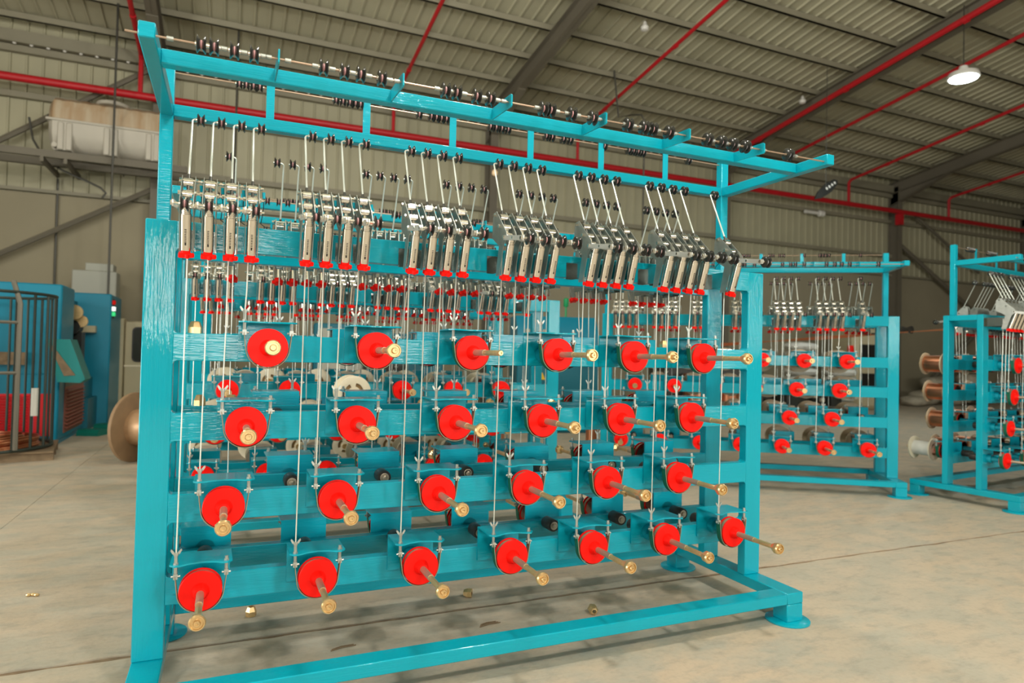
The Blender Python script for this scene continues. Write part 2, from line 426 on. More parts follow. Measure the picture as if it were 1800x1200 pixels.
def m_wing():
    c = (-.0935, -.164); mb = MB().tube([(c[0], c[1], .146), (c[0], c[1], .158)], .0095, 8)
    for s in (-1, 1):
        mb.prism([(c[0]+s*.004, .150), (c[0]+s*.013, .152), (c[0]+s*.021, .166), (c[0]+s*.0185, .173), (c[0]+s*.012, .167), (c[0]+s*.006, .158)], 'y', c[1]-.0025, c[1]+.0025)
    return mb.mesh('wing_nut', 'zinc')
def m_spindle():
    mb = MB().m(1).lathe([(.0145, -.21), (.0145, -.345)], ax='y', n=14)
    mb.m(0).lathe([(.0125, -.345), (.0125, -.53), (.010, -.535), (.005, -.535), (.005, -.53)], ax='y', n=14)
    return mb.mesh('spindle', ['brass', 'brassdull'])
def m_nut():
    mb = MB().lathe([(.0135, -.478), (.017, -.478), (.029, -.500)], ax='y', n=6, sm=False)
    mb.lathe([(.0295, -.500), (.0295, -.522)], ax='y', n=6, sm=False, caps=False)
    mb.lathe([(.0295, -.522), (.026, -.529), (.0225, -.529), (.0185, -.504), (.0125, -.504)], ax='y', n=18)
    return mb.mesh('cone_nut', 'brass')
def m_loose_nut():
    mb = MB().lathe([(.0135, 0), (.029, 0), (.029, .026)], ax='z', n=6, sm=False, caps=False)
    mb.lathe([(.029, .026), (.019, .050), (.013, .052), (.013, .012)], ax='z', n=6, sm=False, caps=False)
    return mb.mesh('cone_nut', 'brass')
def m_cable(h): return MB().tube([(-.0935, -.164, .158), (-.089, -.166, h*.5), (-.087, -.175, h)], .0029, 6).mesh('brake_cable', 'rodsteel')
# tension unit: local z measured from 1.85 m
def m_tbracket():
    Z = lambda z: z-1.85
    mb = MB()
    pl = [(-.214, Z(1.862)), (-.170, Z(1.862)), (-.205, Z(2.005)), (-.115, Z(2.055)), (-.120, Z(2.155)), (-.135, Z(2.176)), (-.165, Z(2.180)), (-.290, Z(2.062)), (-.300, Z(2.03)), (-.262, Z(2.0))]
    for x in (-.0255, .0235): mb.prism(pl, 'x', x, x+.0025)
    mb.m(1).prism([(0, Z(1.895)), (0, Z(1.985)), (-.19, Z(1.985)), (-.172, Z(1.895))], 'x', .026, .029)
    mb.box(-.008, .029, -.004, 0, Z(1.895), Z(1.985))
    mb.m(2)
    for (y, z) in ((-.152, 2.163), (-.215, 2.098), (-.285, 2.035)):
        mb.tube([(-.036, y, Z(z)), (.044, y, Z(z))], .0055, 8)
        for x in (-.031, .029): mb.tube([(x-.005, y, Z(z)), (x+.005, y, Z(z))], .0095, 6)
    return mb.mesh('tension_bracket', ['zinc', 'mirrorplate', 'chrome'])
def m_roller():
    mb = MB()
    for (y, z, r) in ((-.186, .295, .0205), (-.232, .240, .0165), (-.258, .200, .013)):
        mb.lathe([(r*.5, -.017), (r, -.017), (r, .017), (r*.5, .017)], (0, y, z), 'x', 16)
    mb.tube([(0, -.24, .222), (0, -.27, .16)], .011, 8)
    return mb.mesh('chrome_roller', 'chrome')
def tilt(y0, z0, y1, z1, prof, mb, n=16, c0=0):
    p, q = Vector((0, y0, z0)), Vector((0, y1, z1)); d = (q-p).normalized()
    return [p+d*t for (_, t) in prof], [r for (r, _) in prof]
TA, TB = (-.240, .018), (-.287, .152)        # lower and upper end of the spring tube (y, z-1.85)
def m_tube():
    p, q = Vector((0, *TA)), Vector((0, *TB)); d = (q-p).normalized(); mb = MB()
    mb.m(0).tube([p, q], .0195, 18)
    for k in range(3): mb.m(0).tube([q+d*(.002+.007*k), q+d*(.0065+.007*k)], .017, 14)
    mb.m(0).tube([q, q+d*.03], .012, 10)
    # slot with the spring showing behind the camera-facing side
    nrm = d.cross(Vector((1, 0, 0))); nrm = nrm if nrm.y < 0 else -nrm
    for k in range(9):
        a = p+d*(.032+.0065*k)+nrm*.0186
        mb.m(1).tube([a+Vector((-.0035, 0, 0)), a+Vector((.0035, 0, 0))], .0021, 5)
    a = p+d*.022+nrm*.0188; mb.m(1).tube([a, a+d*.008], .0035, 6)
    return mb.mesh('spring_tube', ['chrome', 'black'])
def m_knob():
    p, q = Vector((0, *TA)), Vector((0, *TB)); d = (q-p).normalized(); mb = MB()
    u = Vector((1, 0, 0)); w = d.cross(u); ringA = []; n = 40
    def star(t, k): return [p+d*t+(u*math.cos(a)+w*math.sin(a))*((.0245+.0065*math.cos(5*a))*k) for a in [2*PI*i/n for i in range(n)]]
    mb.rings([star(-.030, .82), star(-.028, 1), star(-.013, 1), star(-.011, .8)])
    mb.tube([p-d*.013, p+d*.001], .0175, 14)
    return mb.mesh('star_knob', 'red')
def m_rod():
    a = Vector((0, -.205, .265)); b = Vector((0, -.05, .592)); d = (b-a).normalized(); k = a+d*.075
    mb = MB().m(1).tube([a-d*.02, k], .0062, 8)
    x = -.012
    mb.m(0).tube([k, b, b+d*.006+Vector((.004, 0, 0)), b+d*.009+Vector((.012, 0, 0)), b+d*.009+Vector((.052, 0, 0))], .0042, 8)
    return mb.mesh('guide_rod', ['rodsteel', 'darksteel'])
def m_arm():
    mb = MB().m(0).prism([(-.275, .172), (-.275, .196), (-.505, .160), (-.507, .148), (-.500, .137)], 'x', -.034, -.029)
    mb.m(1).tube([(-.036, -.385, .168), (-.026, -.385, .168)], .007, 6)
    mb.tube([(-.040, -.488, .151), (.024, -.488, .151)], .005, 8).tube([(-.040, -.488, .151), (-.034, -.488, .151)], .010, 6)
    mb.tube([(-.04, -.285, .184), (.03, -.285, .184)], .008, 6)
    return mb.mesh('side_arm', ['zinclight', 'chrome'])
def m_wire():
    mb = MB().m(1).tube([(.045, -.152, .298), (.047, -.150, .272)], .0065, 8)
    mb.m(0).tube([(.047, -.150, .272), (.046, -.12, .22), (.040, -.06, .18), (.06, -.03, .172), (.085, .01, .178)], .0018, 5)
    return mb.mesh('sensor_wire', ['black', 'teal'])
def m_bearing():
    mb = MB().m(0).lathe([(.033, 0), (.035, .004), (.035, .098), (.0325, .104), (.024, .104), (.024, .098), (.013, .098)], (0, PD, 0), 'y', 20)
    mb.m(1).lathe([(.013, .098), (.013, .110), (.009, .113), (.003, .113)], (0, PD, 0), 'y', 12)
    mb.m(1).lathe([(.0235, .1035), (.021, .1045), (.017, .1035)], (0, PD, 0), 'y', 16)
    return mb.mesh('bearing_tube', ['bearing', 'brassdull'])
def m_spool(kind):
    fm, bm_ = {'cream': ('cream', 'cream'), 'tan': ('tan', 'tan'), 'copper': ('tan', 'copper'), 'white': ('cream', 'white')}[kind]
    R, n = {'tan': .145, 'cream': .13}.get(kind, .13), 36; mb = MB()
    for y0, y1 in ((-.245, -.232), (-.452, -.465)):
        radii = [.019, .046, .074, .108, R]
        for yy in (y0, y1):
            base = len(mb.v)
            for r in radii: mb.v += [(r*math.cos(2*PI*k/n), yy-(.004 if r == .108 and yy == y1 else 0), r*math.sin(2*PI*k/n)) for k in range(n)]
            for ri in range(4):
                for k in range(n):
                    if ri == 1 and (k % 12) < 8: continue
                    a = base+ri*n+k; b = base+ri*n+(k+1) % n
                    mb.m(0).face((a, b, b+n, a+n))
        b0 = len(mb.v)
        for yy in (y0, y1): mb.v += [(R*math.cos(2*PI*k/n), yy, R*math.sin(2*PI*k/n)) for k in range(n)]
        for k in range(n): mb.m(0).face((b0+k, b0+(k+1) % n, b0+n+(k+1) % n, b0+n+k), True)
    mb.m(2).lathe([(.019, -.246), (.071, -.246), (.071, -.451), (.019, -.451)], ax='y', n=24)
    rb = .098 if kind == 'copper' else .082
    mb.m(1).lathe([(.071, -.247), (rb, -.247), (rb, -.45), (.071, -.45)], ax='y', n=28)
    return mb.mesh('wire_spool', [fm, bm_, 'spoolhole'])

FRONT_X = lambda i, k: DX0+DP*i-DS*k
REAR_X = lambda i, k: (DX0+DP*i+DS*k) if k < 3 else (DX0-3*DS+DP*i)
NROW = (6, 6, 6, 7)
def build_rack(label, loc=(0, 0, 0), rz=0.0, DEP=.43, xf=0.0, xr=0.0, xt=0.0, bA=.5215, bR=.3085, dB=.339, full=True, nonut=(), skipdisc=()):
    t = thing('payoff_rack', label, 'rack', loc, rz, None)
    def fr(name, mb, m='teal'): return obj(name, mb, m, t)
    c = .004
    # posts, end beams, base
    for x in (0, L-PW):
        fr('post', MB().box(x, x+PW, 0, PD, ZB, ZT, c), 'teal_v'); fr('post', MB().box(x, x+PW, DEP-PD, DEP, ZB, ZT, c), 'teal_v')
        fr('end_beam', MB().box(x+.002, x+PW-.002 if x else x+PW-.002, PD, DEP-PD, ZT-.06, ZT-.001, c))
        fr('foot_beam', MB().box(x+.001, x+PW-.001, -dB, DEP+dB, ZB-HB, ZB, c))
        for y in (-dB+.055, DEP+dB-.055):
            ft = MB().box(x+.001, x+PW-.001, y-.054, y+.054, .012, ZB-HB, c)
            foot = fr('foot', ft)
            obj('foot_pad', MB().lathe([(.118, 0), (.121, .002), (.121, .011), (.118, .013)], (x+PW/2, y, 0), 'z', 28), 'teal', foot)
    fr('base_beam', MB().box(PW-.001, L-PW+.001, -dB, -dB+.105, ZB-HB+.001, ZB-.001, c)); fr('base_beam', MB().box(PW, L-PW, DEP+dB-.105, DEP+dB, ZB-HB+.001, ZB-.001, c))
    # rails and the two tension beams
    for y0 in (0, DEP-PD):
        for k in range(4): fr('rail', MB().box(PW-.003, L-PW+.003, y0+.0005, y0+PD-.0005, RB[k], RT[k], .003))
        fr('tension_beam', MB().box(PW-.003, L-PW+.003, y0+.0005, y0+PD-.0005, ZBB, ZT-.0005, .003))
    # corner fillets of the openings
    fil = MB(); zs = [(ZBB, RT[0])]+[(RB[k], RT[k+1]) for k in range(3)]
    for (zt, zb) in zs:
        for x, s in ((PW, 1), (L-PW, -1)):
            for z, sz in ((zt, -1), (zb, 1)):
                r = .013; pts = [(x-s*.002, z-sz*.002), (x+s*r, z-sz*.002)]+[(x+s*(r-r*math.sin(a)), z+sz*(r-r*math.cos(a))) for a in (0, PI/8, PI/4, 3*PI/8, PI/2)]+[(x-s*.002, z+sz*r)]
                fil.prism(pts, 'y', .001, PD-.001)
    fr('corner_weld', fil)['kind'] = 'stuff'
    rv = MB()
    for i in range(34): rv.lathe([(.006, ZBB), (.005, ZBB-.003), (.0008, ZBB-.004)], (.2+i*.09, PD/2, 0), 'z', 8)
    fr('rivet_row', rv, 'zinc')['kind'] = 'stuff'
    # masts, horizontal pulley frame
    xm, wm, ym, dm = .0101, .0571, DEP-.1125, .0536
    for x in (xm, L-xm-wm):
        fr('mast', MB().box(x, x+wm, ym, ym+dm, ZT-.0005, 2.80, c))
        fr('outrigger_arm', MB().box(x+.001, x+wm-.001, -bA, ym+.001, ZM-HM, ZM-.001, c))
    fr('top_rail', MB().box(xm+wm-.002, L-xm-wm+.002, ym, ym+dm, ZM-HM+.001, ZM, c))
    fr('front_rail', MB().box(xm+wm-.002, L-xm-wm+.002, -bR, -bR+.055, ZM-HM+.001, ZM, c))
    ry = -bA+.0215
    for n in range(6):
        x = .4765+.4753*n
        fr('rod_tab', MB().prism([(-bR+.002, ZM-.003), (-bR+.002, ZM-HM+.004), (ry-.028, 2.555), (ry-.034, 2.560), (ry-.034, 2.606), (ry-.026, 2.612)], 'x', x-.003, x+.003))
        fr('rod_stanchion', MB().box(x-.004, x+.034, ym+.014, ym+.019, ZM-.01, 2.80))
    rod = fr('pulley_rod', MB().tube([(-.03, ry, 2.584), (L-.06, ry, 2.584)], .0042, 8), 'rodcopper')
    px = [.212, .255, .323, .391, .643, .723, .786, .870, 1.138, 1.188, 1.277, 1.340, 1.594, 1.631, 1.738, 1.848, 2.041, 2.131, 2.180, 2.276, 2.512, 2.599, 2.672, 2.755, 3.052]
    pm = cached('pul_big', lambda: pulley_mesh(.033, .030)); col = cached('collar', lambda: MB().lathe([(.004, 0), (.0085, 0), (.0085, .022), (.004, .022)], ax='x', n=10).mesh('rod_collar', 'zinc'))
    for i, x in enumerate(px):
        link('guide_pulley', pm, rod, (x, ry, 2.584))
        if full: link('rod_collar', col, rod, (x+.022, ry, 2.584))
    if full:
        for x in (.10, .43, .50, .60, .92, 1.09, 1.39, 1.55, 1.7, 1.82, 2.01, 2.10, 2.87, 3.09): link('rod_collar', col, rod, (x, ry, 2.584))
    rod2 = fr('pulley_rod', MB().tube([(.05, ym+.028, 2.78), (L-.05, ym+.028, 2.78)], .004, 8), 'rodcopper')
    p2 = cached('pul_mid', lambda: pulley_mesh(.029, .026))
    for x in [.347, .379, .412, .441, .81, .845, .88, .909, .935, 1.252, 1.32, 1.349, 1.378, 1.406, 1.668, 1.703, 1.738, 1.777, 2.022, 2.06, 2.136, 2.182, 2.42, 2.598, 2.631, 2.665, 2.704, 3.058]:
        link('guide_pulley', p2, rod2, (x, ym+.028, 2.78))
    # brake units and tension units on both faces
    p3 = cached('pul_small', lambda: pulley_mesh(.0275, .027)); p4 = cached('pul_arm', lambda: pulley_mesh(.030, .026))
    rr = random.Random(11)
    for side in (0, 1):
        det = full or side == 0
        for k in range(4):
            for i in range(NROW[k]):
                if side == 0: X, Y, rot, FX = FRONT_X(i, k)+xf, 0, 0, 1
                else: X, Y, rot, FX = REAR_X(i, k)+xr, DEP, PI, -1
                b = link('brake_bracket', cached('bracket', m_bracket), t, (X, Y, ZD[k]), rot)
                link('brake_disc', cached('disc', m_disc), b)
                link('brake_strap', cached('strap', m_strap), b)
                link('tension_bolt', cached('boltl', lambda: m_bolt(-1, .150)), b); link('tension_bolt', cached('boltr', lambda: m_bolt(1, .128)), b)
                if det: link('wing_nut', cached('wing', m_wing), b)
                link('brake_cable', cached(('cable', k), lambda: m_cable(1.97-ZD[k])), b)
                link('spindle', cached('spindle', m_spindle), b)
                if (side, k, i) not in nonut:
                    dy = 0 if k > 1 else (.012 if (i+k) % 2 == 0 else 0.0)
                    link('cone_nut', cached('nut', m_nut), b, (0, dy, 0), 0, (0, rr.uniform(0, 1), 0))
                link('bearing_tube', cached('bearing', m_bearing), t, (X, Y, ZD[k]), rot)
                tx = X-.085*FX+(xt if side else 0)
                u = link('tension_bracket', cached('tb', m_tbracket), t, (tx+(.004*(1.5-k) if side == 0 else 0), Y, 1.85), rot)
                link('spring_tube', cached('tt', m_tube), u); link('star_knob', cached('tk', m_knob), u, (0, 0, 0))
                link('guide_rod', cached('tr', m_rod), u); link('guide_pulley', p3, u, (.032, -.044, .600))
                link('chrome_roller', cached('tro', m_roller), u)
                link('side_arm', cached('ta', m_arm), u); link('guide_pulley', p4, u, (.006, -.488, .151))
                if full: link('sensor_wire', cached('tw', m_wire), u)
    return t
def rack_point(loc, rz, p):
    c, s = math.cos(rz), math.sin(rz); return (loc[0]+c*p[0]-s*p[1], loc[1]+s*p[0]+c*p[1], p[2])
R1 = ((0, 0, 0), 0.0, .43, 0, 0)      # place, turn, depth, shift of the front and rear units
R2 = ((4.589, 3.911, 0), -.594, .43, 0, .15); R3 = ((7.63, 1.26, 0), .12, .395, -.15, .05); R4 = ((-.073, 2.569, 0), .005, .43, 0, 0); R5 = ((-.034, 4.60, 0), -.19, .43, 0, 0)
build_rack('large teal payoff rack filling the foreground, its spindles empty', *R1, nonut={(0, 0, 2), (1, 3, 4), (1, 3, 3), (1, 2, 3), (1, 3, 5)})
build_rack('teal payoff rack turned at an angle right behind the foreground rack', *R2, bA=.30, bR=.20, dB=.27, full=False)
build_rack('teal payoff rack cut off by the right edge, seen from its end', *R3, xt=.42, dB=.345, bA=.33, bR=.23, full=False)
build_rack('teal payoff rack directly behind the foreground rack, one cream spool on its front', *R4, full=False, nonut={(0, 1, 2)})
build_rack('teal payoff rack farthest back behind the foreground rack, cream spools on its front', *R5, full=False)

# ------------------------------------------------------------------ spools on the racks behind
ROW = ('top row', 'second row', 'third row', 'bottom row')
def spool(R, side, k, i, kind, label, group):
    X = FRONT_X(i, k)+R[3] if side == 0 else REAR_X(i, k)+R[4]
    p = rack_point(R[0], R[1], (X, 0 if side == 0 else R[2], ZD[k]))
    tag(link('wire_spool', cached(('spool', kind), lambda: m_spool(kind)), None, p, R[1]+(PI if side else 0)), label, 'spool', group)
spool(R4, 0, 1, 2, 'cream', 'cream slotted spool on the front of the rack just behind, second row', 'spools on the racks')
for k in (1, 3):
    for i in range(6):
        spool(R4, 1, k, i, 'cream', f'cream spool on the far side of the rack just behind, {ROW[k]}, {ORD[i]} from left', 'spools on the racks')
for k in range(4):
    for i in range(6):
        if (k, i) in ((0, 5), (1, 5), (2, 4), (2, 5)): continue
        spool(R5, 0, k, i, 'cream', f'cream spool on the front of the farthest rack, {ROW[k]}, {ORD[i]} from left', 'spools on the racks')
for k in range(4):
    for i in range(NROW[k]):
        spool(R2, 1, k, i, 'tan', f'tan spool behind the angled right rack, {ROW[k]}, {ORD[i]} from left', 'spools on the racks')
for k in range(4):
    for i in range(3):
        spool(R3, 1, k, i, 'white' if (k, i) == (3, 0) else 'copper', ('white spool low at the outer end behind the right-edge rack' if (k, i) == (3, 0) else f'copper-filled spool behind the right-edge rack, {ROW[k]}, {ORD[i]} from the left end'), 'spools on the racks')

# ------------------------------------------------------------------ loose nuts and shavings
ln = cached('loose', m_loose_nut)
def nut(p, label, rot=(0, 0, 0)): tag(link('cone_nut', ln, None, p, 0, rot), label, 'nut', 'loose cone nuts')
nut((.20, .030, RT[0]), 'loose yellow cone nut standing on the top rail at far left', (0, 0, .3))
nut((.215, .40, RT[1]), 'loose yellow cone nut on the back second rail near the left post', (0, 0, .5))
nut((.355, .40, RT[1]), 'loose yellow cone nut on the back second rail behind a red disc', (0, 0, .1))
nut((2.93, .40, RT[0]), 'loose yellow cone nut on the back top rail toward the right end', (0, 0, .7))
nut((.493, .82, 0), 'yellow cone nut standing on the floor under the left end of the rack', (0, 0, .2))
nut((1.74, .66, .0255), 'dark yellow cone nut lying on its side on the floor under the rack', (0, PI/2, 2.6))
nut((2.315, .20, .0255), 'yellow cone nut lying on the floor with its open end to the camera', (PI/2, 0, -.3))
def shaving(p, label, rz, n):
    mb = MB()
    for i in range(n):
        y = i*.012; mb.tube([(-.06+.01*i, y, .003), (0, y+.004, .006), (.07-.008*i, y, .003)], .003, 5)
    tag(obj('wood_splinter', mb, 'wood', None, p, rz), label, 'splinter', 'splinters on the floor')
shaving((1.69, .24, 0), 'bundle of brown wood splinters on the floor under the rack', .15, 3)
shaving((.90, .23, 0), 'short brown wood splinter on the floor left of the middle', .2, 2)
mb = MB()
for i in range(3): mb.lathe([(.006, -.012), (.010, 0), (.006, .012)], (i*.022-.02, (i % 2)*.006, .010), 'x', 8)
tag(obj('brass_fitting', mb, 'brass', None, (-.68, 1.55, 0), -.3), 'tiny yellow fittings lying on the open floor at left', 'fitting')

# ------------------------------------------------------------------ left: machine, cage with copper wire, drum
def louver_panel(name, x0, x1, y, z0, z1, n, m, parent):
    p = MB()
    p.box(x0, x1, y-.012, y, z0, z1)
    o = obj(name, p, m, parent)
    h = (z1-z0-.06)/n
    sl = MB().prism([(y-.012, 0), (y-.045, -h*.30), (y-.045, -h*.42), (y-.012, -h*.30)], 'x', x0+.03, x1-.03).mesh('louver', m)
    for i in range(n): link('louver', sl, o, (0, 0, z1-.03-i*h))
    return o
def left_machine():
    t = thing('stranding_machine', 'tall blue stranding machine at the far left with red and rust louvres', 'machine', (-1.93, 8.42, 0), 0)
    H = 2.37
    # block A: front face runs to the left, its right side faces the aisle
    obj('body', MB().box(-3.2, 0, 0, 1.9, .06, 1.06, .02).box(-3.2, 0, 0, .85, 1.03, H, .02).box(-3.2, -.02, .02, 1.9, 0, .06), 'bluemach', t)
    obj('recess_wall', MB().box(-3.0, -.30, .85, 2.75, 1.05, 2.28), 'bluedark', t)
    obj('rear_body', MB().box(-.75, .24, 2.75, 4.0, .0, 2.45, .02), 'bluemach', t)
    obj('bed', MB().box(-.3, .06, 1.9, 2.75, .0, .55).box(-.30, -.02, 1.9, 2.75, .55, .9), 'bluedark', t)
    obj('shaft_housing', MB().lathe([(.12, 0), (.12, .3), (.07, .3), (.07, .5)], (-.12, 1.35, 1.78), 'y', 14).box(-.3, 0, 1.5, 1.8, 1.06, 1.7), 'black', t)
    obj('brass_pulley', MB().lathe([(.05, 0), (.12, 0), (.12, .05), (.05, .05)], (-.06, 1.2, 2.02), 'y', 16).lathe([(.04, 0), (.1, 0), (.1, .05), (.04, .05)], (.0, 1.4, 1.88), 'y', 16), 'brass', t)
    obj('cream_bracket', MB().box(-.2, .02, 2.6, 2.75, 1.72, 1.84), 'creammach', t)
    # desk: tilted operator console
    con = obj('console', MB().prism([(-.13, 1.56), (.16, 1.56), (.36, .98), (.30, .93), (.02, .94)], 'y', -.22, .25), 'consolegreen', t)
    obj('screen', MB().prism([(-.10, 1.49), (-.04, 1.45), (.24, 1.04), (.10, 1.03)], 'y', -.23, -.215), 'wood', con)
    obj('console_arm', MB().box(-.05, .05, .2, .6, 1.05, 1.2), 'bluedark', con)
    # right side louvre in the side face (x = 0 plane)
    lv = obj('side_louver', MB().box(-.01, .012, .35, 1.75, .14, .84), 'brownlouver', t)
    sl = MB().prism([(0, 0), (.035, -.02), (.035, -.03), (0, -.022)], 'y', .42, 1.68).mesh('louver', 'brownlouver')
    for i in range(11): link('louver', sl, lv, (.012, 0, .80-i*.057))
    obj('side_cover', MB().box(-.01, .014, .35, 1.75, .84, 1.0), 'greybar', t)
    louver_panel('front_louver', -.86, -.34, 0, .14, .76, 14, 'redpanel', t)
    obj('front_cover', MB().box(-.3, -.06, -.012, 0, .14, .76), 'redpanel', t)
    obj('shelf', MB().box(-.90, -.40, -.12, 0, 1.18, 1.22).box(-.90, -.40, -.10, 0, 1.22, 1.36), 'wood', t)
    sg = obj('signal_lamp', MB().tube([(.25, 2.9, 2.0), (.25, 2.9, 2.36)], .025, 8), 'black', t)
    for z, m in ((2.30, 'red'), (2.18, 'siglight'), (2.08, 'siggreen')): obj('lens', MB().lathe([(.02, -.04), (.045, -.035), (.045, .035), (.02, .04)], (.25, 2.88, z), 'z', 12), m, sg)
    for (x, y) in ((.42, 1.25), (.52, 2.1)):
        tag(obj('foot_pedal', MB().prism([(0, 0), (.32, 0), (.32, .03), (.25, .10), (.04, .10), (0, .05)], 'x', -.17, .17), 'pedal', None, (-1.93+x-.22, 8.42+y-.2, 0), -.35), 'green foot pedal on the floor beside the blue machine, ' + ('nearer one' if y < 2 else 'farther one'), 'pedal', 'foot pedals')
left_machine()
def cabinet_left():
    t = thing('switch_cabinet', 'pale grey switch cabinet rising behind the blue machine', 'cabinet', (-1.95, 12.7, 0))
    obj('body', MB().box(-.67, .12, 0, .5, 0, 3.02, .015), 'paleboard', t)
    obj('top_box', MB().box(-.45, .05, .05, .45, 3.02, 3.18, .01), 'paleboard', t)
    c = thing('machine_enclosure', 'cream machine enclosure with a dark rounded window, half hidden by the left post', 'machine', (-1.60, 12.5, 0))
    obj('pillar', MB().box(-.24, -.03, -.1, .3, .02, 2.05, .015).box(-.24, -.03, -.1, .3, 0, .02), 'creammach', c)
    obj('housing', MB().box(-.02, 1.5, 0, 1.2, .30, 2.0, .02).box(.0, 1.5, .1, 1.1, 0, .30), 'creammach', c)
    obj('frame_line', MB().box(-.02, 1.5, -.012, 0, 1.06, 1.09).box(.42, 1.2, -.03, 0, .82, .94).box(.44, 1.15, -.02, 0, .70, .80), 'cream', c)
    pts = []
    for cx, cz, a0 in ((.56, 1.78, 0), (.22, 1.78, 90), (.22, 1.26, 180), (.56, 1.26, 270)):
        pts += [(cx+.08*math.cos(math.radians(a0+a)), cz+.08*math.sin(math.radians(a0+a))) for a in (0, 30, 60, 90)]
    fr = obj('window_frame', MB().prism([(x*1.0+(x-.39)*.1, z+(z-1.52)*.07) for x, z in pts], 'y', -.02, 0), 'black', c)
    obj('pane', MB().prism(pts, 'y', -.026, -.018), 'glassdark', fr)
cabinet_left()
def cage():
    cx, cy = -2.60, 7.38
    pal = thing('wood_pallet', 'wooden pallet under the wire cage at the left edge', 'pallet', (cx, cy, 0), .15)
    for y in (-.52, 0, .46): obj('bearer', MB().box(-.85, .85, y-.05, y+.07, 0, .10), 'wood', pal)
    bd = MB().box(-.85, .85, -.06, .06, .10, .122).mesh('deck_board', 'wood')
    for i in range(9): link('deck_board', bd, pal, (0, -.54+i*.135, 0))
    coil = MB(); r0 = random.Random(5)
    for j in range(5):
        for q in range(4):
            R = .42+q*.075+r0.uniform(-.015, .015); z = .16+.034*j*(1-.12*q)
            coil.tube([(R*math.cos(2*PI*a/28), R*math.sin(2*PI*a/28), z+.008*math.sin(a)) for a in range(29)], .016, 5)
    tag(obj('copper_coil', coil, 'copper', None, (cx, cy, 0)), 'loops of copper wire coiled in the bottom of the wire cage', 'wire coil')
    t = thing('wire_cage', 'round dark wire cage with bent grey uprights standing on the pallet', 'cage', (cx, cy, .122))
    R = .80
    for z in (.03, 2.0): obj('hoop', MB().tube([(R*math.cos(2*PI*a/40), R*math.sin(2*PI*a/40), z) for a in range(41)], .022, 6), 'cage', t)
    bar = MB().tube([(R, 0, .03), (R, 0, 2.0)], .017, 6).mesh('bar', 'cage')
    for i in range(22): link('bar', bar, t, (0, 0, 0), 2*PI*i/22)
    for a in (-1.15, -.85):
        d = Vector((math.cos(a), math.sin(a), 0))
        obj('upright', MB().tube([d*.86+Vector((0, 0, .05)), d*.86+Vector((0, 0, 1.86)), d*.70+Vector((0, 0, 2.14))], .03, 6), 'greybar', t)
    for z in (1.0, 1.62): obj('step', MB().tube([(.86*math.cos(-1.15), .86*math.sin(-1.15), z), (.86*math.cos(-.85), .86*math.sin(-.85), z)], .022, 6), 'greybar', t)
    obj('clamp', MB().tube([(.82*math.cos(-.55), .82*math.sin(-.55), .45), (.82*math.cos(-.55), .82*math.sin(-.55), .80)], .04, 8), 'white', t)
cage()
def drum():
    t = thing('cable_drum', 'big brown drum lying on its rim behind the left post', 'drum', (-.48, 6.42, 0), -.55)
    R = .445
    for x in (-.30, .46):
        obj('flange', MB().lathe([(.1, x-.03), (R-.02, x-.03), (R, x-.02), (R, x+.02), (R-.02, x+.03), (.1, x+.03)], (0, 0, R), 'x', 40), 'drumwood', t)
    obj('winding', MB().lathe([(.23, -.27), (.23, .43)], (0, 0, R), 'x', 32), 'drumcore', t)
drum()
# ------------------------------------------------------------------ things on the back wall and roof
def tank():
    t = thing('water_tank', 'long white ribbed plastic tank with brown-stained top high on the wall', 'tank', (-2.08, 13.05, 5.40))
    Lh = 1.02
    def shell(y0, ys, z0, z1, top):
        prof = []
        if top: prof = [(-.48, .0), (-.47, .22), (-.40, .42), (-.22, .52), (0, .55), (.22, .52), (.40, .42), (.47, .22), (.48, .0)]
        else: prof = [(-.48, 0), (-.47, -.25), (-.38, -.46), (-.2, -.56), (0, -.58), (.2, -.56), (.38, -.46), (.47, -.25), (.48, 0)]
        mb = MB(); rings = []
        n = 26
        for i in range(n+1):
            x = -Lh+2*Lh*i/n; e = abs(x)/Lh; k = 1 if e < .9 else 1-.22*((e-.9)/.1)**2
            g = 1-.03*(1 if i % 3 == 0 else 0) if top else 1
            rings.append([(x, y*k, .60+z*k*g) for (y, z) in prof])
        return mb.rings(rings, closed=True)
    obj('lid_shell', shell(0, 0, 0, 0, True), 'tankbrown', t); obj('lower_shell', shell(0, 0, 0, 0, False), 'tankwhite', t)
    obj('rim', MB().box(-Lh-.03, Lh+.03, -.51, .51, .575, .625, .01), 'tankwhite', t)
    for x in (-.72, .08, .84):
        leg = MB().box(-.13, -.015, -.5, .5, 0, .56, .02).box(.015, .13, -.5, .5, 0, .56, .02).box(-.02, .02, -.47, .47, 0, .55)
        obj('foot', leg, 'tankwhite', t, (x, 0, 0))
    obj('manhole', MB().lathe([(.30, 0), (.32, .02), (.30, .07), (.05, .09)], (.05, -.1, 1.10), 'z', 24), 'tankwhite', t)
    obj('outlet', MB().lathe([(.05, 0), (.05, .15), (.08, .15), (.08, .2)], (-Lh+.12, -.45, .1), 'y', 10), 'tankwhite', t)
    w = thing('tank_platform', 'steel ledge carrying the white tank on the wall', 'bracket', (-2.08, 13.05, 5.13))
    obj('beam', MB().box(-2.6, 1.5, -.45, -.36, .10, .24).box(-2.6, 1.5, .3, .4, .10, .24), 'steelgrey', w)
    for x in (-1.1, -.7, 1.0): obj('bracket', MB().box(x-.03, x+.03, -.45, .93, .0, .10), 'steelgrey', w)
tank()
def pipe_thing(name, label, cat, pts, r, m, n=8): return tag(obj(name, MB().tube(pts, r, n), m), label, cat)
pipe_thing('conduit', 'dark vertical conduit in front of the white tank', 'conduit', [(-1.93, 12.40, 8.50), (-1.93, 12.40, 2.2)], .022, 'darksteel')
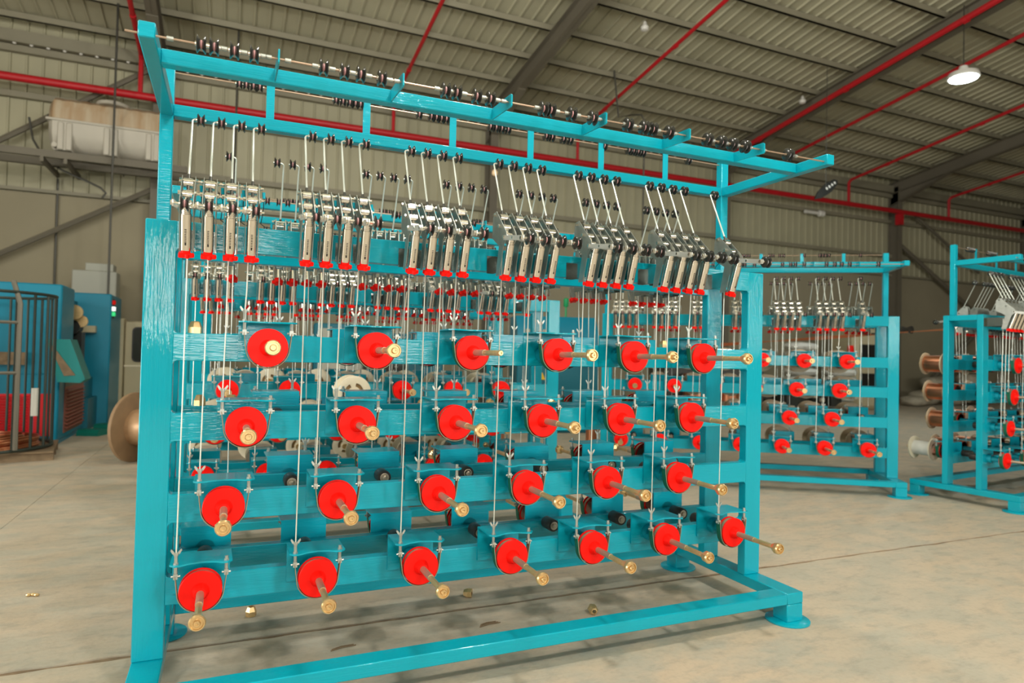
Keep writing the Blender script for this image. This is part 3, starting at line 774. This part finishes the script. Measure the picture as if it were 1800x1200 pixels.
pipe_thing('conduit', 'dark vertical conduit on the wall left of the white tank', 'conduit', [(-3.17, 13.95, 5.1), (-3.17, 13.95, 2.0)], .022, 'darksteel')
pipe_thing('conduit', 'dark vertical conduit hanging from the roof behind the left pulleys', 'conduit', [(.36, 12.6, 8.64), (.36, 12.6, 3.4)], .022, 'darksteel')
pipe_thing('conduit', 'thin hooked conduit hanging from the roof in the middle of the wall', 'conduit', [(9.2, 11.2, 8.8), (9.35, 11.2, 7.62), (9.75, 11.2, 7.75), (10.05, 11.2, 7.80), (10.15, 11.2, 7.66), (10.15, 11.2, 4.6)], .022, 'darksteel')
pipe_thing('hanging_cable', 'black cable sagging across the wall below the white tank', 'cable', [(-3.60, 13.4, 6.2), (-3.52, 13.4, 5.75), (-3.3, 13.4, 5.35), (-2.95, 13.4, 5.15), (-2.55, 13.4, 5.0), (-2.28, 13.4, 4.88), (-2.18, 13.4, 4.78), (-2.25, 13.4, 4.66)], .022, 'darksteel')
def lamp():
    t = thing('high_bay_lamp', 'round high-bay lamp glowing white under the roof at upper right', 'lamp', (14.85, 6.05, 7.72))
    obj('lens', MB().lathe([(.26, -.03), (.27, -.012)], ax='z', n=32), 'lampglow', t)
    obj('housing', MB().lathe([(.30, -.01), (.31, .02), (.28, .10), (.10, .16), (.08, .25)], ax='z', n=28), 'white', t)
    obj('hanger', MB().tube([(0, 0, .25), (0, 0, 1.6)], .012, 6), 'darksteel', t)
    l = bpy.data.lights.new('lamp_light', 'AREA'); l.shape = 'DISK'; l.size = .5; l.energy = 260; l.color = (.9, 1, .97)
    o = bpy.data.objects.new('lamp_light', l); COL.objects.link(o); o.parent = t; o.location = (0, 0, -.05)
lamp()
fb = [(-.62, -.03), (-.35, -.12), (.1, -.14), (.5, -.08), (.62, 0), (.5, .09), (.1, .12), (-.35, .07)]
ft = thing('fan_blade', 'black leaf-shaped fan blade with pale spots hanging near the back wall', 'fan', (14.15, 9.0, 5.86))
bl = obj('blade', MB().prism(fb, 'z', -.02, .02), 'black', ft); bl.rotation_euler = (PI/2-.3, -.52, .2)
for i in range(4): obj('spot', MB().lathe([(.035, -.025), (.035, .025)], (.02+i*.14, 0, 0), 'z', 12), 'white', bl)
obj('hanger', MB().tube([(0, 0, 0), (0, 0, roof_z(9.0)-5.86)], .008, 6), 'darksteel', ft)
for (x, y, d) in ((1.05, 9.2, 'left of the middle'), (8.6, 9.0, 'above the middle of the rack'), (14.6, 10.2, 'toward the right')):
    tag(obj('smoke_detector', MB().lathe([(.02, -.09), (.08, -.07), (.09, 0), (.05, .05), (.03, .12)], ax='z', n=14), 'white', None, (x, y, roof_z(y)-.36)), f'small pale smoke detector under the roof {d}', 'detector', 'smoke detectors')
wl = thing('wall_lamp', 'pale tube lamp fixed to the wall girt at right', 'lamp', (19.0, 13.8, 6.7))
obj('tube', MB().lathe([(.06, -.35), (.06, .3), (.11, .32), (.11, .5)], ax='x', n=12), 'white', wl)
wl2 = tag(obj('bulkhead_lamp', MB().lathe([(.02, -.07), (.07, -.04), (.07, .04), (.03, .1)], ax='z', n=12), 'warmglow', None, (6.88, 13.48, 6.42)), 'small warm bulkhead lamp on the middle column', 'lamp')

# ------------------------------------------------------------------ centre background: machine cabinet and copper spools
def mid_machine():
    t = thing('control_cabinet', 'blue machine cabinet with a tilted control panel, seen through the middle of the rack', 'cabinet', (5.55, 8.3, 0), -.25)
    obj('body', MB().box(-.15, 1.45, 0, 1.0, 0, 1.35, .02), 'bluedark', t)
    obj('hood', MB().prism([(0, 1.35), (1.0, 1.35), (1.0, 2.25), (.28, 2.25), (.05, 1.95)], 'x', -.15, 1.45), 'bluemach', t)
    pn = obj('panel', MB().box(.0, .62, -.025, .01, 1.48, 1.98), 'paleboard', t, (0, 0, 0))
    obj('screen', MB().box(.16, .46, -.035, -.02, 1.64, 1.88), 'screen', pn)
    obj('box', MB().box(1.05, 1.32, -.08, 0, 1.32, 1.62), 'paleboard', t)
    obj('warning_sign', MB().prism([(.28, 1.02), (.40, 1.02), (.34, 1.16)], 'y', -.006, 0), 'yellow', t)
    obj('green_lamp', MB().lathe([(.04, 0), (.05, .02), (.05, .16), (.02, .18)], (.85, .3, 2.45), 'z', 12).tube([(.85, .3, 2.25), (.85, .3, 2.46)], .02, 6), 'green', t)
    b = thing('winding_machine', 'blue winding machine standing behind the farthest rack', 'machine', (1.6, 9.6, 0), -.1)
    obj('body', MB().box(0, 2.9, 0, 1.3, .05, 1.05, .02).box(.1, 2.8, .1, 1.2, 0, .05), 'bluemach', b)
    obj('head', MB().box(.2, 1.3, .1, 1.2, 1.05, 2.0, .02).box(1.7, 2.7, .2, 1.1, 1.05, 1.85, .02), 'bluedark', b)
    obj('front_panel', MB().box(.3, 1.2, -.02, .1, 1.12, 1.9), 'paleboard', b)
    obj('roll', MB().lathe([(.3, -.4), (.3, .4)], (1.5, .1, 1.25), 'x', 24), 'glasswrap', b)
mid_machine()
def stand_spool(x, y, h, r, label):
    t = thing('copper_spool', label, 'spool', (x, y, 0), 0, 'copper spools on the floor')
    obj('flange', MB().lathe([(r*.3, 0), (r*1.35, 0), (r*1.35, .02), (r*.3, .02)], ax='z', n=24), 'tan', t)
    obj('flange', MB().lathe([(r*.3, h-.02), (r*1.2, h-.02), (r*1.2, h), (r*.3, h)], ax='z', n=24), 'tan', t)
    obj('winding', MB().lathe([(r, .02), (r, h-.02)], ax='z', n=24), 'copper', t)
stand_spool(5.70, 6.0, .46, .10, 'copper spool standing on the floor behind the rack, in the middle')
stand_spool(4.62, 7.6, .55, .22, 'wide copper spool on the floor behind the farthest rack, nearer the camera')
stand_spool(4.25, 8.3, .62, .22, 'wide copper spool on the floor behind the farthest rack, deeper in')

# ------------------------------------------------------------------ right background: bags, sacks, machines, wires
def pillow(sx, sy, sz, seed):
    r = random.Random(seed); mb = MB(); rings = []; n = 14
    for i in range(9):
        u = -1+2*i/8; k = max(.02, (1-abs(u)**3.2))**.5
        rings.append([(u*sx, sy*k*math.copysign(abs(math.cos(2*PI*j/n))**.7, math.cos(2*PI*j/n))*(1+r.uniform(-.06, .06)), sz*k*math.copysign(abs(math.sin(2*PI*j/n))**.8, math.sin(2*PI*j/n))*(1+r.uniform(-.08, .08))) for j in range(n)])
    return mb.rings(rings)
def bag_stack():
    for c, (bx, by, nm) in enumerate(((15.4, 10.9, 'left'), (16.6, 10.6, 'right'))):
        pt = thing('wood_pallet', f'wooden pallet under the {nm} stack of white bags', 'pallet', (bx, by, 0), -.2)
        for x in (-.4, 0, .4): obj('bearer', MB().box(x-.05, x+.05, -.5, .5, 0, .1), 'wood', pt)
        for i in range(5): obj('deck_board', MB().box(-.55, .55, -.5+i*.22, -.38+i*.22, .1, .12), 'wood', pt)
        for j in range(7 if c else 8):
            tag(obj('white_bag', pillow(.45, .42, .118, c*20+j), 'whitebag', None, (bx, by, .242+j*.238), -.2+.04*(j % 3)), f'white bag in the {nm} stack beyond the angled rack, ' + ('lowest one' if j == 0 else f'{ORD[j]} from below'), 'bag', 'stacked white bags')
bag_stack()
sk = [(23.6, 12.9, .26, .62, .42, .26, 1), (24.9, 12.7, .28, .62, .42, .28, 1.5), (24.3, 12.9, .78, .7, .42, .24, .5), (26.3, 12.9, .33, .68, .42, .33, 1), (26.4, 12.95, .91, .65, .42, .25, .5), (26.5, 12.95, 1.41, .6, .42, .25, .3), (22.5, 12.5, .18, .45, .4, .18, 1)]
sl = ['pale sack slumped at the left of the pile by the wall', 'pale sack at the front middle of the pile by the wall', 'pale sack lying on top of the left pile by the wall', 'pale sack at the foot of the right pile by the wall', 'pale sack in the middle of the right pile by the wall', 'pale sack on top of the right pile by the wall', 'small pale sack nearest the column on the floor']
for a, lab in zip(sk, sl): tag(obj('sack', pillow(a[3], a[4], a[5], int(a[6]*10)), 'sack', None, (a[0], a[1], a[2]), .1*a[6]), lab, 'sack', 'sacks by the wall')
tag(obj('black_bundle', MB().tube([(0, 0, 0), (.5, 0, -.22), (1.0, 0, -.38), (1.5, 0, -.62), (1.9, 0, -.72)], [.12, .2, .17, .1, .03], 10), 'glasswrap', None, (24.0, 12.1, .80)), 'black crumpled bundle lying over the pale sacks', 'bundle')
def right_machines():
    t = thing('packing_machine', 'cream machine with dark doors beyond the angled rack', 'machine', (18.2, 11.4, 0), -.2)
    obj('body', MB().box(0, 1.6, 0, 1.2, .0, 2.6, .15), 'creammach', t)
    obj('opening', MB().box(.2, 1.0, -.03, .1, 1.55, 2.05).box(.2, 1.2, -.03, .1, .55, 1.15), 'black', t)
    obj('hose', MB().lathe([(.08, 0), (.10, .2), (.08, .4)], (-.3, -.2, 1.6), 'z', 10), 'red', t)
    d = thing('dark_drum_unit', 'dark machine with a copper coil behind the left end of the angled rack', 'machine', (9.6, 9.4, 0), -.3)
    obj('body', MB().box(0, 2.4, 0, 1.2, 0, 1.5, .02), 'glasswrap', d)
    obj('coil', MB().lathe([(.28, 0), (.28, .6)], (.6, -.35, .55), 'z', 20).lathe([(.24, 0), (.24, .5)], (1.4, -.35, .5), 'z', 20), 'copper', d)
    obj('stand', MB().box(.2, 1.8, -.6, -.1, 0, .55), 'steelgrey', d)
    obj('tall_frame', MB().box(1.2, 1.5, .2, .6, 1.5, 2.6), 'glasswrap', d)
    k = thing('scrap_heap', 'dark heap of machine parts under the bags beyond the angled rack', 'heap', (14.1, 9.6, 0))
    r = random.Random(2); mb = MB()
    for i in range(26):
        x, y, z, s = r.uniform(-1.6, 1.4), r.uniform(-.3, .5), r.uniform(.0, .9), r.uniform(.08, .2); mb.box(x-s, x+s, y-s, y+s, max(0, z-s), z+s, .01)
    o = obj('part', mb, 'glasswrap', k); o['kind'] = 'stuff'
    mb = MB()
    for i in range(16):
        x, y, z, s = r.uniform(-1.6, 1.4), r.uniform(-.6, -.3), r.uniform(.1, .9), r.uniform(.04, .1); mb.box(x-s, x+s, y-s, y+s, max(0, z-s), z+s, .01)
    o = obj('pale_part', mb, 'sack', k); o['kind'] = 'stuff'
right_machines()
def wires():
    t = thing('wire_run', 'bundle of copper wires stretched across toward the right-edge rack', 'wire', (0, 0, 0))
    for k in range(4): obj('wire', MB().tube([(9.25, 7.2, 1.80-.02*k), (11.0, 6.3-.02*k, 1.92+.02*k), (12.9, 4.6, 2.19-.012*k)], .008, 5), 'copper', t)
    r = thing('roller_stand', 'pair of black guide rollers on the copper wires left of the right-edge rack', 'roller', (0, 0, 0))
    for (x, y) in ((11.55, 5.8), (12.15, 5.35)): obj('roller', MB().lathe([(.02, -.09), (.075, -.09), (.05, 0), (.075, .09), (.02, .09)], (x, y, 2.07+(x-11.5)*.08), 'y', 14), 'blackwheel', r)
    obj('post', MB().tube([(11.85, 5.7, 0), (11.85, 5.7, 2.06)], .02, 6).box(11.5, 12.2, 5.55, 5.60, 2.02, 2.05), 'darksteel', r)
wires()
